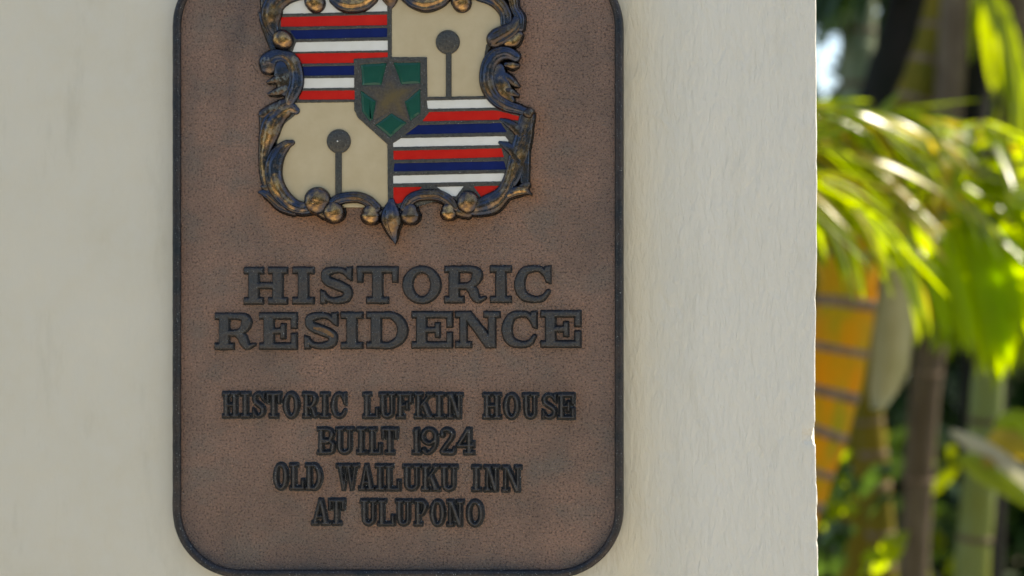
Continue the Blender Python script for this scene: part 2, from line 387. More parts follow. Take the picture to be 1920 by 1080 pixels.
def glyph(ch, X, Y, w, h, s, t, o):
    """slab-serif capitals; s stem, t thin stroke, o serif overhang"""
    bx = lambda *a: sd_box(X, Y, *a)
    stv = lambda P: sd_stroke(X, Y, [(a*w, b*h, c) for a, b, c in P])
    U = lambda *a: np.minimum.reduce(a)
    mid = h*.5
    def stem(x, top=1, bot=1, oo=None):
        oo = o if oo is None else oo
        L_ = [bx(x, 1, x+s, h-1)]
        if top: L_.append(bx(x-oo, 0, x+s+oo, t))
        if bot: L_.append(bx(x-oo, h-t, x+s+oo, h))
        return U(*L_)
    if ch == 'I': return stem((w-s)/2, oo=(w-s)/2)
    if ch == 'H': return U(stem(o), stem(w-o-s), bx(o, mid-t*.5, w-o, mid+t*.5))
    if ch == 'T':
        c = w/2
        return U(bx(c-s/2, 0, c+s/2, h), bx(0, 0, w, t), sd_poly(X, Y, [(0,0),(t*1.05,0),(t*.9,h*.42),(1,h*.42)]), sd_poly(X, Y, [(w,0),(w-t*1.05,0),(w-t*.9,h*.42),(w-1,h*.42)]), bx(c-s/2-o*1.3, h-t, c+s/2+o*1.3, h))
    if ch == 'O':
        return np.maximum(sd_ell(X, Y, w/2, h/2, w/2, h/2+.6), -sd_ell(X, Y, w/2, h/2, w/2-s, h/2-t))
    if ch == 'E':
        return U(stem(o), bx(0, 0, w, t), bx(0, h-t, w, h), bx(w-t*.95, 0, w, h*.43), bx(w-t*.95, h*.56, w, h), bx(o, mid-t*.45, w*.62, mid+t*.45), bx(w*.57, h*.30, w*.57+t*.8, h*.71))
    if ch == 'F':
        return U(stem(o), bx(0, 0, w, t), bx(w-t*.95, 0, w, h*.40), bx(o, mid-t*.45, w*.62, mid+t*.45), bx(w*.60, h*.36, w*.60+t*.72, h*.66))
    if ch == 'L':
        return U(stem(o), bx(0, h-t, w, h), bx(w-t*.95, h*.60, w, h))
    if ch == 'D':
        return U(stem(o, 0, 0), bx(0, 0, w*.5, t), bx(0, h-t, w*.5, h),
                 sd_stroke(X, Y, [(w*.35, t/2, t), (w*.60, t*.55, t*1.1), (w-s*.8, h*.25, s*.9), (w-s*.5, h*.5, s), (w-s*.8, h*.75, s*.9), (w*.60, h-t*.55, t*1.1), (w*.35, h-t/2, t)]))
    if ch in 'RPB':
        top = sd_stroke(X, Y, [(o+s*.5, t/2, t), (w*.55, t*.5, t), (w-o-s*.55, h*.13, s*.75), (w-o-s*.45+1, h*.27, s), (w-o-s*.7, h*.44, s*.75), (w*.55, h*.54, t), (o+s*.5, h*.54, t)])
        a = [stem(o), top]
        if ch == 'R':
            a.append(sd_stroke(X, Y, [(w*.56, h*.56, t), (w*.68, h*.66, s*.85), (w*.74, h*.82, s*.85), (w*.83, h-t*.45, t*.85), (w*.98, h*.86, t*.45)]))
        if ch == 'B':
            a.append(sd_stroke(X, Y, [(o+s*.5, h*.47, t), (w*.6, h*.49, t), (w-s*.5, h*.60, s*.85), (w-s*.5, h*.75, s), (w-s*.7, h*.90, s*.75), (w*.55, h-t*.5, t), (o+s*.5, h-t*.5, t)]))
        return U(*a)
    if ch == 'C':
        return U(sd_stroke(X, Y, [(w*.86, h*.24, t*.8), (w*.72, h*.10, t*.85), (w*.50, t*.5, t), (w*.26, h*.17, s*.8), (s*.5, h*.5, s), (w*.24, h*.81, s*.85), (w*.52, h-t*.5, t), (w*.78, h*.88, t*.85), (w*.93, h*.70, t*.6)], 8),
                 sd_poly(X, Y, [(w*.84, 1), (w, 0), (w, h*.48), (w*.88, h*.44), (w*.78, h*.22)]))
    if ch == 'S':
        return U(sd_stroke(X, Y, [(w*.85, h*.23, t*.7), (w*.70, h*.11, t*.8), (w*.46, t*.5, t*.95), (w*.20, h*.16, s*.8), (w*.22, h*.36, s*.85), (w*.52, h*.49, s*.95), (w*.82, h*.63, s*.85), (w*.80, h*.84, s*.8), (w*.52, h-t*.5, t*.95), (w*.28, h*.89, t*.8), (w*.13, h*.76, t*.7)], 8),
                 sd_poly(X, Y, [(w*.80, 1), (w*.97, 0), (w*.97, h*.37), (w*.82, h*.30)]), sd_poly(X, Y, [(w*.03, h*.63), (w*.17, h*.68), (w*.20, h-1), (w*.03, h)]))
    if ch == 'N':
        s2 = s*.72
        return U(bx(o, 0, o+s2, h), bx(w-o-s2, 0, w-o, h), bx(0, 0, o+s2+o*.4, t), bx(0, h-t, s2+2*o, h), bx(w-s2-2*o, 0, w, t),
                 sd_poly(X, Y, [(o, 0), (o+s2*1.5, 0), (w-o, h-t*.9), (w-o, h), (w-o-s2*1.3, h)]))
    if ch == 'U':
        return U(sd_stroke(X, Y, [(o+s*.5, h*.1, s), (o+s*.5, h*.55, s), (o+s*.65, h*.83, s*.9), (w*.5, h-t*.55, t*1.1), (w-o-s*.55, h*.83, s*.75), (w-o-s*.45, h*.55, s*.75), (w-o-s*.45, h*.1, s*.75)]),
                 bx(0, 0, s+2*o, t), bx(w-s-1.7*o, 0, w, t))
    if ch == 'K':
        return U(stem(o), sd_poly(X, Y, [(o+s, h*.62), (o+s, h*.45), (w-o-s*.7, t*.5), (w-o, t*.5)]), sd_poly(X, Y, [(w*.40, h*.48), (w*.58, h*.33), (w-o+1, h-t*.5), (w-o-s*1.1, h-t*.5)]), bx(w-s-o*1.6, 0, w, t), bx(w-s-o*2, h-t, w, h))
    if ch == 'A':
        return U(sd_poly(X, Y, [(w*.40, 0), (w*.60, 0), (w-o*.6, h), (w-o*.6-s*1.15, h), (w*.46, h*.18)]), sd_poly(X, Y, [(w*.42, 0), (w*.55, h*.08), (o+s*.7, h), (o*.7, h)]), bx(w*.28, h*.62, w*.72, h*.62+t*.9), bx(0, h-t, s+o*1.4, h), bx(w-s-o*2.2, h-t, w, h))
    if ch == 'W':
        return U(sd_poly(X, Y, [(o,0),(o+s,0),(w*.36,h*.78),(w*.33,h),(w*.28,h)]), sd_poly(X, Y, [(w*.44,h*.1),(w*.52,h*.1),(w*.36,h),(w*.29,h)]), sd_poly(X, Y, [(w*.46,0),(w*.60,0),(w*.72,h*.78),(w*.70,h),(w*.64,h)]),
                 sd_poly(X, Y, [(w-o-s*.7,0),(w-o,0),(w*.73,h),(w*.66,h)]), bx(0,0,s+2*o,t), bx(w-s*.7-2*o,0,w,t), bx(w*.36,0,w*.66,t))
    if ch == '1': return U(stem((w-s)/2+1, 0, 1, (w-s)/2), sd_poly(X, Y, [(w*.2, h*.12), ((w+s)/2, 0), ((w+s)/2, h*.2), (w*.25, h*.22)]))
    if ch == '2': return sd_stroke(X, Y, [(w*.16, h*.27, s*.9), (w*.22, h*.12, t*.8), (w*.50, t*.5, t), (w*.80, h*.20, s*.9), (w*.72, h*.42, s*.8), (w*.40, h*.66, t*.9), (w*.16, h*.88, t), (w*.22, h-t*.6, t*1.1), (w*.5, h-t*.6, t*1.25), (w*.86, h-t*.6, t*1.1), (w*.95, h*.76, t*.6)], 8)
    if ch == '4': return U(bx(w*.60, 0, w*.60+s, h), sd_poly(X, Y, [(w*.60, 0), (w*.60+s, 0), (w*.22, h*.66), (0, h*.66)]), bx(0, h*.60, w, h*.60+t), bx(w*.42, h-t, w, h), bx(w-t*.6, h*.50, w, h*.74))
    if ch == '9': return U(np.maximum(sd_ell(X, Y, w*.5, h*.32, w*.5, h*.32), -sd_ell(X, Y, w*.5, h*.32, w*.5-s*.85, h*.32-t*.85)), sd_stroke(X, Y, [(w-s*.45, h*.34, s*.9), (w*.88, h*.62, s*.8), (w*.68, h*.84, t*.9), (w*.36, h*.96, t*.8), (w*.16, h*.84, t*1.1)]))
    raise ValueError(ch)

LETTER_SDF = []     # for the stains on the plate
def letter(ch, x0, y0, x1, y1, s, t, o, H, bev, step, line):
    w, h = x1-x0, y1-y0; m = 5
    gx = np.arange(x0-m, x1+m+step, step); gy = np.arange(y0-m, y1+m+step, step)
    X, Y = np.meshgrid(gx, gy)
    sd = glyph(ch, X-x0, Y-y0, w, h, s, t, o)
    sd = sd - .25 + 1.2*fbm(X*.12, Y*.12, ord(ch)) + .5*fbm(X*.4, Y*.4, ord(ch)+3)
    k = np.clip((.9-sd)/bev, 0, 1); k = k*k*(3-2*k)*.6+k*.4
    fl = 2.8 if line > 1 else 1.6  # dark lip, wider on small lines, paints shade and old paint into counters
    hgt = np.where(sd < .9, .00014+(H-.00014)*k, np.clip((fl-sd)/.8, -1, .35)*.0004) + np.where(sd < -1, .00010*fbm(X*.5, Y*.5, 5), 0)
    P = PZ(X, Y, 0); P = P.copy(); P[..., 1] -= hgt
    nr, nc = X.shape; idx = np.arange(nr*nc).reshape(nr, nc)
    F = np.stack([idx[:-1,:-1], idx[1:,:-1], idx[1:,1:], idx[:-1,1:]], -1).reshape(-1, 4)
    keep = (hgt.reshape(-1)[F] > -.00035).any(1); F = F[keep]
    used = np.unique(F); re = np.full(nr*nc, -1); re[used] = np.arange(len(used))
    # rub mark on the second S of the upper text
    fm = None; mats = [M_letter]
    if ch == 'S' and line == 1:
        mats = [M_letter, M_letter_rub]
        cx = X.reshape(-1)[F].mean(1)-x0; cy = Y.reshape(-1)[F].mean(1)-y0
        fm = (sd_stroke(cx, cy, [(w*.33, h*.43, 4), (w*.62, h*.50, 8), (w*.84, h*.64, 6)]) < 0).astype(int)
    cen = PZ((x0+x1)/2, (y0+y1)/2)
    word = 'digit' if ch.isdigit() else 'letter'
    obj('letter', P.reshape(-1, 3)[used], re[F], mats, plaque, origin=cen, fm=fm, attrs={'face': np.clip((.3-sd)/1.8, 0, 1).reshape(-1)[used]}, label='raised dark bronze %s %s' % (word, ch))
    sel = sd < 0; LETTER_SDF.append((X[sel][::9], Y[sel][::9]))
big = [
 (0, 500, 568.5, [('H',458.5,539.5),('I',549.5,589),('S',600,662.5),('T',670,747),('O',755.5,827),('R',834,911),('I',919.5,959),('C',965,1033)]),
 (1, 585, 653, [('R',403.5,479),('E',487,557.5),('S',569.5,635.5),('I',640,680.5),('D',688,765),('E',773,849),('N',854,938),('C',941.5,1007),('E',1014.5,1089)])]
for ln, y0, y1, chs in big:
    for ch, a, b in chs:
        dy = -2.5*((a+b)/2-745)/345 if ln == 1 else -1.8*((a+b)/2-745)/287
        letter(ch, a, y0+dy, b, y1+dy, 19, 11.5, 8.5, .0026, 3.4, 1.0, ln)
small = [
 (2, 736, 783.5, [('H',418,449),('I',452,470.5),('S',474,498),('T',500,528),('O',532,562),('R',568,598),('I',601,619),('C',621.5,650),
     ('L',681,711.5),('U',711,743),('F',744,774),('K',777.5,813),('I',815,834),('N',838,868),('H',906,940),('O',944.5,975),('U',979.5,1010),('S',1015.5,1045),('E',1045.5,1078)]),
 (3, 801, 850.5, [('B',595.5,629.5),('U',630,664),('I',669,687),('L',691,717),('T',716,747),('1',772,789.5),('9',789.5,821.5),('2',825,854.5),('4',856,890)]),
 (4, 870, 918.5, [('O',513.5,541.5),('L',544,572.5),('D',573,605),('W',631,674),('A',673,703),('I',704,723),('L',722.5,752),('U',756,789.5),('K',791,826),('U',826,858.5),('I',885,902.5),('N',908,937),('N',942,978)]),
 (5, 935.5, 984, [('A',585,619.5),('T',616.5,648),('U',676.5,708),('L',709,741),('U',742,773),('P',777,804.5),('O',807,835.5),('N',838.5,870),('O',875,907.5)])]
for ln, y0, y1, chs in small:
    for ch, a, b in chs:
        dy = {2: 1.4, 3: .8, 4: 3.2, 5: 3.0}[ln]*((a+b)/2-745)/330 + (.8 if ln > 2 else .4)
        letter(ch, a+.5, y0+dy, b-.5, y1+dy, 8.0, 6.2, 3.2, .0030, 4.0, .9, ln)

# ------------------------------------------------------------------ crest
ALL_ST = [
 # (points x,y,radius), height factor, rub, verdigris
 ([(580,-14,12),(556,-12,14),(533,-4,16),(516,10,18),(511,28,18.5),(511,46,14),(515,60,10),(522,70,6)], .62, .35, .1),
 ([(487,25,2),(494,32,6),(501,52,7),(509,76,6),(514,92,5)], .5, .0, .3),
 ([(531,75,17),(534,77,17)], .95, 1, .1),
 ([(505,126,14),(506,116,16),(519,106,12),(538,107,12),(551,119,13),(557,138,13),(557,160,13),(550,178,12),(544,192,9)], .75, .35, .9),
 ([(530,128,16),(535,150,16),(538,168,13)], .42, .0, 1),
 ([(538,146,8),(520,150,7),(504,155,3)], .85, .0, 1),
 ([(538,166,8),(522,173,7),(506,177,3)], .85, .0, 1),
 ([(556,208,7),(546,204,11),(528,213,15),(513,232,18),(506,254,17),(500,278,12),(497,305,9),(499,335,8),(506,356,6)], .62, .75, .6),
 ([(540,192,7),(524,200,9),(508,209,10),(496,216,9)], .85, .0, .8),
 ([(497,216,9),(495,236,6),(492,262,4)], .8, .0, .5),
 ([(549,268,5),(538,273,9),(524,288,13),(516,308,15),(515,330,15),(521,352,15),(534,371,14),(550,385,13),(567,391,12),(584,390,11)], .78, 1.0, .15),
 ([(486,361,1.5),(497,362,6),(512,371,9),(530,386,10),(552,395,9)], .6, .1, .1),
 ([(492,350,2),(502,352,7),(512,345,6)], .7, .0, .3),
 ([(597,376,23),(596,380,22)], .70, .5, .0),
 ([(596,366,7),(593,382,8)], 1.9, 1.2, .0),
 ([(627,397,18.5),(628,400,18)], .75, .8, .0),
 ([(622,384,9),(636,375,10),(654,371,10),(674,371,10),(692,378,10),(706,391,10)], .85, .15, .1),
 ([(697,398,14),(697,404,17.5)], .80, 1, .0),
 ([(735,378,6),(735,392,14),(735,408,18.5),(736,422,16),(738,436,10),(741,449,4.5),(742,457,1)], .80, .35, .4),
 ([(770,394,13),(770,404,17.5)], .75, .3, .2),
 ([(760,392,9),(770,376,10),(785,368,10),(806,366,10),(826,368,10),(842,377,10),(854,390,9)], .85, .15, .2),
 ([(843,393,12),(843,399,14.5)], .85, 1, .1),
 ([(879,378,19),(878,382,19)], .78, .5, .2),
 ([(882,392,12),(903,388,16),(925,380,18),(943,364,14),(954,343,12),(962,318,11),(969,292,11),(977,264,12),(985,238,12),(991,218,9)], .55, .45, .25),
 ([(951,368,7),(967,360,9),(982,358,8),(992,362,3),(998,366,1)], .85, .9, .1),
 ([(972,352,3),(984,350,8),(990,346,5)], .7, .0, .3),
 ([(940,225,3),(953,231,7),(968,242,9),(979,256,9)], .75, .0, .5),
 ([(938,268,3),(952,275,8),(965,288,9),(972,306,8)], .75, .0, .3),
 ([(984,340,7),(984,310,8),(985,280,8),(990,250,7),(996,222,6),(997,212,4)], .45, .0, .3),
 ([(987,222,12),(982,255,15),(972,295,16),(962,330,14),(950,355,10)], .38, .5, .3),
 ([(603,398,8),(612,402,9),(622,402,8)], .7, .2, .3), ([(712,404,7),(722,400,8)], .6, .1, .3), ([(748,402,8),(758,404,7)], .6, .1, .3), ([(856,396,8),(866,398,9),(878,400,9)], .7, .2, .3),
 ([(991,214,9.5),(994,211,8)], 1.0, .0, .4),
 ([(967,108,9),(952,101,12),(934,104,14),(920,119,14),(914,142,13.5),(917,165,13.5),(930,186,12),(950,199,11),(972,206,9),(990,212,7)], .80, .2, .35),
 ([(935,130,11),(938,148,15),(946,170,14),(955,188,9)], .48, .6, .5),
 ([(950,122,5),(962,124,7),(971,124,4)], .9, .8, .1),
 ([(944,138,5),(955,148,7),(966,158,5),(974,163,2)], .95, .0, .5),
 ([(946,166,6),(958,174,7),(972,180,2.5)], .95, .0, .6),
 ([(930,75,16),(936,71,17),(952,62,15),(965,52,12),(972,38,10)], .75, .05, .3),
 ([(952,80,9),(965,78,10),(974,66,7)], .7, .9, .1),
 ([(976,54,7),(975,34,9),(966,18,8),(962,0,9),(955,-20,10),(940,-36,10)], .8, .2, .6),
 ([(900,-8,11),(921,-2,12),(938,10,12),(949,28,11),(950,46,10)], .60, .3, .0),
 ([(592,4,18),(594,8,17)], .80, .9, .0),
 ([(630,0,11),(644,8,14),(662,11,15),(682,8,14),(698,-2,12)], .80, 1, .0),
 ([(733,-40,8),(733,-20,18),(733,-4,16),(734,10,8),(734,17,2)], .60, .2, .0),
 ([(764,-6,12),(780,4,14),(801,9,15),(823,3,14),(838,-6,11)], .80, .9, .0),
 ([(866,4,18),(867,7,17)], .80, 1, .0),
 ([(606,-20,14),(628,-26,12),(660,-28,12),(692,-24,12),(712,-16,10)], .7, .5, .1),
 ([(760,-16,10),(784,-26,12),(812,-28,12),(842,-24,12),(866,-18,12),(886,-12,12)], .7, .5, .1),
 ([(510,-30,9),(502,-8,10),(499,12,8),(497,26,5)], .7, .1, .4),
]
crest_org = PZ(741, 200)
shield = [(540,-14),(650,-22),(734,-26),(820,-22),(915,-12),(948,30),(936,70),(914,95),(910,150),(928,190),(985,218),(980,250),(962,320),(948,355),(915,386),(880,392),(820,376),(772,390),(735,398),(700,388),(665,378),(620,390),(570,390),(530,365),(520,320),(520,270),(522,240),(552,205),(560,160),(556,120),(530,85),(516,55),(514,20)]
pads = {
 'w1': (M_white, [(530,4),(560,-4),(727,-8),(727,22),(528,27)]),
 'r1': (M_red, [(528.5,33.5),(726.7,28.5),(726.7,48),(528,51)]),
 'b1': (M_blue, [(545,58),(727,53.5),(727,70),(556,74)]),
 'w2': (M_white, [(557,80.5),(728,77),(728,95),(550,98)]),
 'r2': (M_red, [(552,101.5),(728,99.5),(728,108),(664,111),(664,118.5),(560,120)]),
 'b2': (M_blue, [(566,126),(665,124),(665,141),(569,142.5)]),
 'w3': (M_white, [(571,148),(665,147),(665,165),(570,166)]),
 'r3': (M_red, [(565,171.5),(666,170.5),(666,187),(562,187.5)]),
 'w4': (M_white, [(801.5,189.5),(914,187),(930,202.5),(803,204.5)]),
 'r4': (M_red, [(806,211),(932,208),(974,219),(972,226),(935,225),(793,228)]),
 'b3': (M_blue, [(785,235.5),(940,231.5),(951,248),(762,252.5)]),
 'w5': (M_white, [(753,260),(948,256),(954,264),(951,272),(738.5,276),(738.5,269)]),
 'r5': (M_red, [(739,283.5),(941,279),(945,295),(739,300)]),
 'b4': (M_blue, [(741,307),(946,303),(950,318),(739,321.5)]),
 'w6': (M_white, [(738.5,330),(946,325.5),(947,340),(738.5,344.5)]),
 'r6': (M_red, [(739,352),(792,351),(768,374),(748,382),(739,382)]),
 'w7': (M_white, [(820,351),(870,350),(856,368),(846,368)]),
 'r7': (M_red, [(889,350),(937,349),(918,372),(905,372)]),
 'g1': (M_green, [(678,122),(726,119),(716,160),(681,161)]),
 'g2': (M_green, [(739,119),(789,118),(789,157),(754,159)]),
 'g3': (M_green, [(678,171),(706,190),(700,224),(695,228),(680,210)]),
 'g4': (M_green, [(789,167),(789,213),(771,227),(760,192)]),
 'g5': (M_green, [(735,213),(764,231),(733,258),(705,235)]),
 'c1': (M_cream, [(735.5,20),(735.5,-6),(925,-6),(944,40),(935,60),(912,85),(908,110),(908,150),(914,181),(802,182.5),(801.5,108),(735.5,108)]),
 'c2': (M_cream, [(553,193.5),(665,192),(665.5,207),(672,221),(695,242),(727.5,271),(728.5,388),(640,388),(575,392),(538,372),(525,330),(526,290),(520,262),(535,232),(556,215)]),
}
CG = .0022       # crest ground above the plate
step = 1.1
X, Y = np.meshgrid(np.arange(500, 1000, step), np.arange(-30, 402, step))
sdS = sd_poly(X, Y, shield)
ham = np.minimum(sd_ell(X, Y, 840.5, 80, 22, 22), sd_box(X, Y, 837.5, 95, 846.5, 184))
ham = np.minimum(ham, np.minimum(sd_ell(X, Y, 636.5, 265.5, 22, 22), sd_box(X, Y, 630.5, 283, 641.5, 366)))
cell = np.full(X.shape, 1e9)
for k, (m_, P) in pads.items():
    s_ = sd_poly(X, Y, P)
    if k[0] == 'c': s_ = np.maximum(s_, -(ham-.3))
    cell = np.minimum(cell, s_)
cell += .9*fbm(X*.16, Y*.25, 11) + .5*fbm(X*.5, Y*.5, 12)
inr = np.clip((cell+1.0)/1.6, 0, 1)
hgt = -.0016+.0016*inr
hgt = CG + hgt + .00010*fbm(X*.35, Y*.35, 2)
hgt = np.where(sdS > -3, np.minimum(hgt, CG - .0006), hgt)
P = PZ(X, Y, 0).copy(); P[..., 1] -= hgt
nr, nc = X.shape; idx = np.arange(nr*nc).reshape(nr, nc)
F = np.stack([idx[:-1,:-1], idx[1:,:-1], idx[1:,1:], idx[:-1,1:]], -1).reshape(-1, 4)
F = F[(sdS.reshape(-1)[F] < 2).all(1)]
used = np.unique(F); re = np.full(nr*nc, -1); re[used] = np.arange(len(used))
crest = obj('crest', P.reshape(-1, 3)[used], re[F], M_ground, plaque, origin=crest_org, label='raised crest with enamelled quarters inside a bronze scroll frame')

def pad(name, P, mat, top, parent, label=None, grow=1.0, bev=1.2):
    """enamel fill: domed slab with rounded edge"""
    P = np.array(P, float); cen = P.mean(0)
    A = .5*np.sum(P[:,0]*np.roll(P[:,1],-1)-np.roll(P[:,0],-1)*P[:,1])
    # fine boundary
    bd = []
    for i in range(len(P)):
        a, b = P[i], P[(i+1) % len(P)]; k = max(2, int(np.hypot(*(b-a))/10))
        for j in range(k): bd.append(a+(b-a)*j/k)
    bd = np.array(bd); tn = np.roll(bd,-1,0)-np.roll(bd,1,0); tn /= np.linalg.norm(tn,axis=1)[:,None]+1e-9
    nv = np.stack([tn[:,1], -tn[:,0]], -1)*(1 if A > 0 else -1)
    V = []; 
    lv = [(grow, top-.0014), (grow, top-.0002), (grow*.2, top-.00002 if bev < 2 else top-.0005), (-bev, top)]
    for g_, h_ in lv:
        q_ = bd+nv*g_; V.append(PZ(q_[:,0], q_[:,1], h_))
    V = np.concatenate(V); nb = len(bd); F = []
    for k in range(len(lv)-1):
        for i in range(nb):
            j = (i+1) % nb; F.append((k*nb+i, k*nb+j, (k+1)*nb+j, (k+1)*nb+i))
    F.append(tuple(range((len(lv)-1)*nb, len(lv)*nb)))
    obj(name, V, F, mat, parent, origin=PZ(*cen), label=label, smooth=False)
nm = {'w': 'white_stripe', 'r': 'red_stripe', 'b': 'blue_stripe', 'g': 'green_enamel', 'c': 'cream_quarter'}
for k, (m_, P) in pads.items():
    top = CG-(.00045 if k[0] != 'g' else .0003)
    if k[0] == 'c': top = CG-.0008
    pad(nm[k[0]], P, m_, top+(.0003 if k[0] == 'g' else 0), crest, bev=4.5 if k[0] == 'g' else 1.2)
def disc_stick(cx, cy, r, x0, x1, yb):
    bd = []
    a0 = math.asin((x1-cx)/r); a1 = math.asin((cx-x0)/r)
    for a in np.linspace(90-math.degrees(a0), -270+math.degrees(a1)+0, 40): bd.append((cx+r*math.cos(R(a)), cy+r*math.sin(R(a))))
    bd += [(x0, cy+r+6+i*(yb-cy-r-6)/6) for i in range(7)] + [(x1, yb-i*(yb-cy-r-6)/6) for i in range(7)]
    bd = np.array(bd); tn = np.roll(bd,-1,0)-np.roll(bd,1,0); tn /= np.linalg.norm(tn,axis=1)[:,None]
    A = .5*np.sum(bd[:,0]*np.roll(bd[:,1],-1)-np.roll(bd[:,0],-1)*bd[:,1])
    nv = np.stack([tn[:,1], -tn[:,0]], -1)*(1 if A > 0 else -1)
    V = []; lv = [(.8, -.001), (.6, CG-.0003), (-.6, CG+.0004)]
    for g_, h_ in lv:
        q_ = bd+nv*g_; V.append(PZ(q_[:,0], q_[:,1], h_))
    V = np.concatenate(V); nb = len(bd); F = [(k*nb+i, k*nb+(i+1) % nb, (k+1)*nb+(i+1) % nb, (k+1)*nb+i) for k in range(2) for i in range(nb)]
    F.append(tuple(range(2*nb, 3*nb)))
    obj('ball_staff', V, F, M_ground, crest, origin=PZ(cx, cy), smooth=False)
disc_stick(840.5, 80, 22, 837.5, 846.8, 184); disc_stick(636.5, 265.5, 22, 630.5, 641.5, 370)
def stud(cx, cy, r, hh, mat):
    V = [PZ(cx, cy, CG+.0004+hh)]; 
    for k in range(1, 5):
        a = k/4*math.pi/2
        for j in range(12): V.append(PZ(cx+r*math.sin(a)*math.cos(j*math.pi/6), cy+r*math.sin(a)*math.sin(j*math.pi/6), CG+.0003+hh*math.cos(a)))
    F = [(0, 1+j, 1+(j+1) % 12) for j in range(12)]
    for k in range(3):
        for j in range(12): F.append((1+k*12+j, 1+(k+1)*12+j, 1+(k+1)*12+(j+1) % 12, 1+k*12+(j+1) % 12))
    obj('stud', V, F, mat, crest, origin=PZ(cx, cy))
def dome(cx, cy):
    stud(cx, cy, 20.5, .0010, M_ground)
dome(840.5, 80); dome(636.5, 265.5)
stud(838, 79, 2.2, .0014, M_ground); stud(635.5, 266, 2.4, .0014, M_white)
# star
so = [(732,120),(749,160),(788,161),(760,190),(769,229),(735,212),(699,229),(707,190),(679,163),(718,161)]
V = []; rub = []
for g_, h_ in ((0, CG-.0006), (.10, CG+.0002), (.55, CG+.00055), (1, CG+.0008)):
    for x, y in so:
        V.append(PZ(x+(734.5-x)*g_, y+(181-y)*g_, h_)); rub.append(1.0 if g_ > .5 else (.25 if g_ > .05 else 0))
F = [(k*10+i, k*10+(i+1) % 10, (k+1)*10+(i+1) % 10, (k+1)*10+i) for k in range(3) for i in range(10)]
obj('star', V, F, M_star, crest, origin=PZ(734.5, 183), attrs={'rub': rub}, smooth=True)

def scroll(P, hf, rub, vg, seed):
    P = np.array(P, float)
    P[:,2] *= 1.10
    c = catmull(P, 6); c[:,2] = np.maximum(c[:,2], .6)
    t0 = c[0,:2]-c[1,:2]; t0 /= np.linalg.norm(t0); t1 = c[-1,:2]-c[-2,:2]; t1 /= np.linalg.norm(t1)
    cap0 = [np.array([*(c[0,:2]+t0*c[0,2]*math.sin(a)), c[0,2]*math.cos(a)]) for a in np.linspace(R(88), R(12), 7)]
    cap1 = [np.array([*(c[-1,:2]+t1*c[-1,2]*math.sin(a)), c[-1,2]*math.cos(a)]) for a in np.linspace(R(12), R(88), 7)]
    c = np.vstack([cap0, c, cap1])
    T_ = np.gradient(c[:,:2], axis=0); T_ /= np.linalg.norm(T_, axis=1)[:,None]+1e-9
    T_[:7] = -t0; T_[-7:] = t1
    N_ = np.stack([-T_[:,1], T_[:,0]], -1); K = 25; long_ = len(P) >= 5
    th = np.linspace(0, math.pi, K)
    sec = [(-1.0, -1)] + [(-math.cos(a), math.sin(a)) for a in th] + [(1.0, -1)]
    V = []; rel = []
    for i, (x, y, r) in enumerate(c):
        rh = r*hf/S
        for u, v in sec:
            px_, py_ = x+N_[i,0]*r*u, y+N_[i,1]*r*u
            w_ = 1+.10*fbm(np.array([px_*.09]), np.array([py_*.09]), seed)[0]*2
            if long_: w_ -= (.30*math.exp(-((u-.42)/.13)**2)+.16*math.exp(-((u+.35)/.11)**2))*math.sin(math.pi*i/len(c))
            hh = -.0006 if v < 0 else CG*.75 + rh*(v**.85)*w_
            V.append(PZ(px_, py_, hh)); rel.append(max(v, 0)*min(1, r/8))
    K2 = len(sec); n_ = len(c)
    F = [(i*K2+j, (i+1)*K2+j, (i+1)*K2+j+1, i*K2+j+1) for i in range(n_-1) for j in range(K2-1)]
    # low dark lip round the base
    off = len(V)
    lip = [(-1, -1), (-1, .10), (-.75, .55), (0, .6), (.75, .55), (1, .10), (1, -1)]
    for i, (x, y, r) in enumerate(c):
        e = (2.6*min(1, r/6)+r)/max(r, .3)
        for u, v in lip:
            px_, py_ = x+N_[i,0]*r*u*e, y+N_[i,1]*r*u*e
            V.append(PZ(px_, py_, -.0006 if v < 0 else CG*.9*v)); rel.append(0)
    F += [(off+i*7+j, off+(i+1)*7+j, off+(i+1)*7+j+1, off+i*7+j+1) for i in range(n_-1) for j in range(6)]
    o = obj('scroll', V, F, M_scroll, crest, origin=PZ(*P[len(P)//2,:2]),
            attrs={'relief': rel, 'rub': [rub]*len(V), 'verdigris': [vg]*len(V)})
for i, (P, hf, rub, vg) in enumerate(ALL_ST): scroll(P, hf, rub, vg, i)

# ------------------------------------------------------------------ plate with its stains
step = 4.0
pl = rrect(4)
X, Y = np.meshgrid(np.arange(L-8, Rr+8, step), np.arange(T-8, B+8, step))
sdp = sd_poly(X, Y, pl)
# pull outside vertices onto the outline
keepv = sdp < step*1.6
hx = .00025*fbm(X*.012, Y*.012, 1, 3)
P = PZ(X, Y, 0).copy(); P[...,1] -= hx
cx = np.concatenate([np.array(catmull(np.array(p, float)[:, :3], 3)) for p, *_ in ALL_ST])
dc = np.full(X.shape, 1e9)
for x, y, r in cx: dc = np.minimum(dc, np.hypot(X-x, (Y-y))-r)
dl = np.full(X.shape, 1e9)
lx = np.concatenate([a for a, b in LETTER_SDF]); ly = np.concatenate([b for a, b in LETTER_SDF])
for x, y in zip(lx[::2], ly[::2]): dl = np.minimum(dl, (X-x)**2+(Y-y)**2)
dl = np.sqrt(dl)
below = np.clip((Y-330)/60, 0, 1); right = np.clip((X-940)/40, 0, 1)*np.clip((Y+40)/120, 0, 1)
stain = np.exp(-np.maximum(dc, 0)/26)*np.clip(.0+below+.55*right, 0, 1)*.75*(.55+1.2*np.clip(fbm(X*.03, Y*.03, 8)+.4, 0, 1))
dl2 = np.full(X.shape, 1e9)
stain = np.maximum(stain, .40*np.exp(-dl/9))
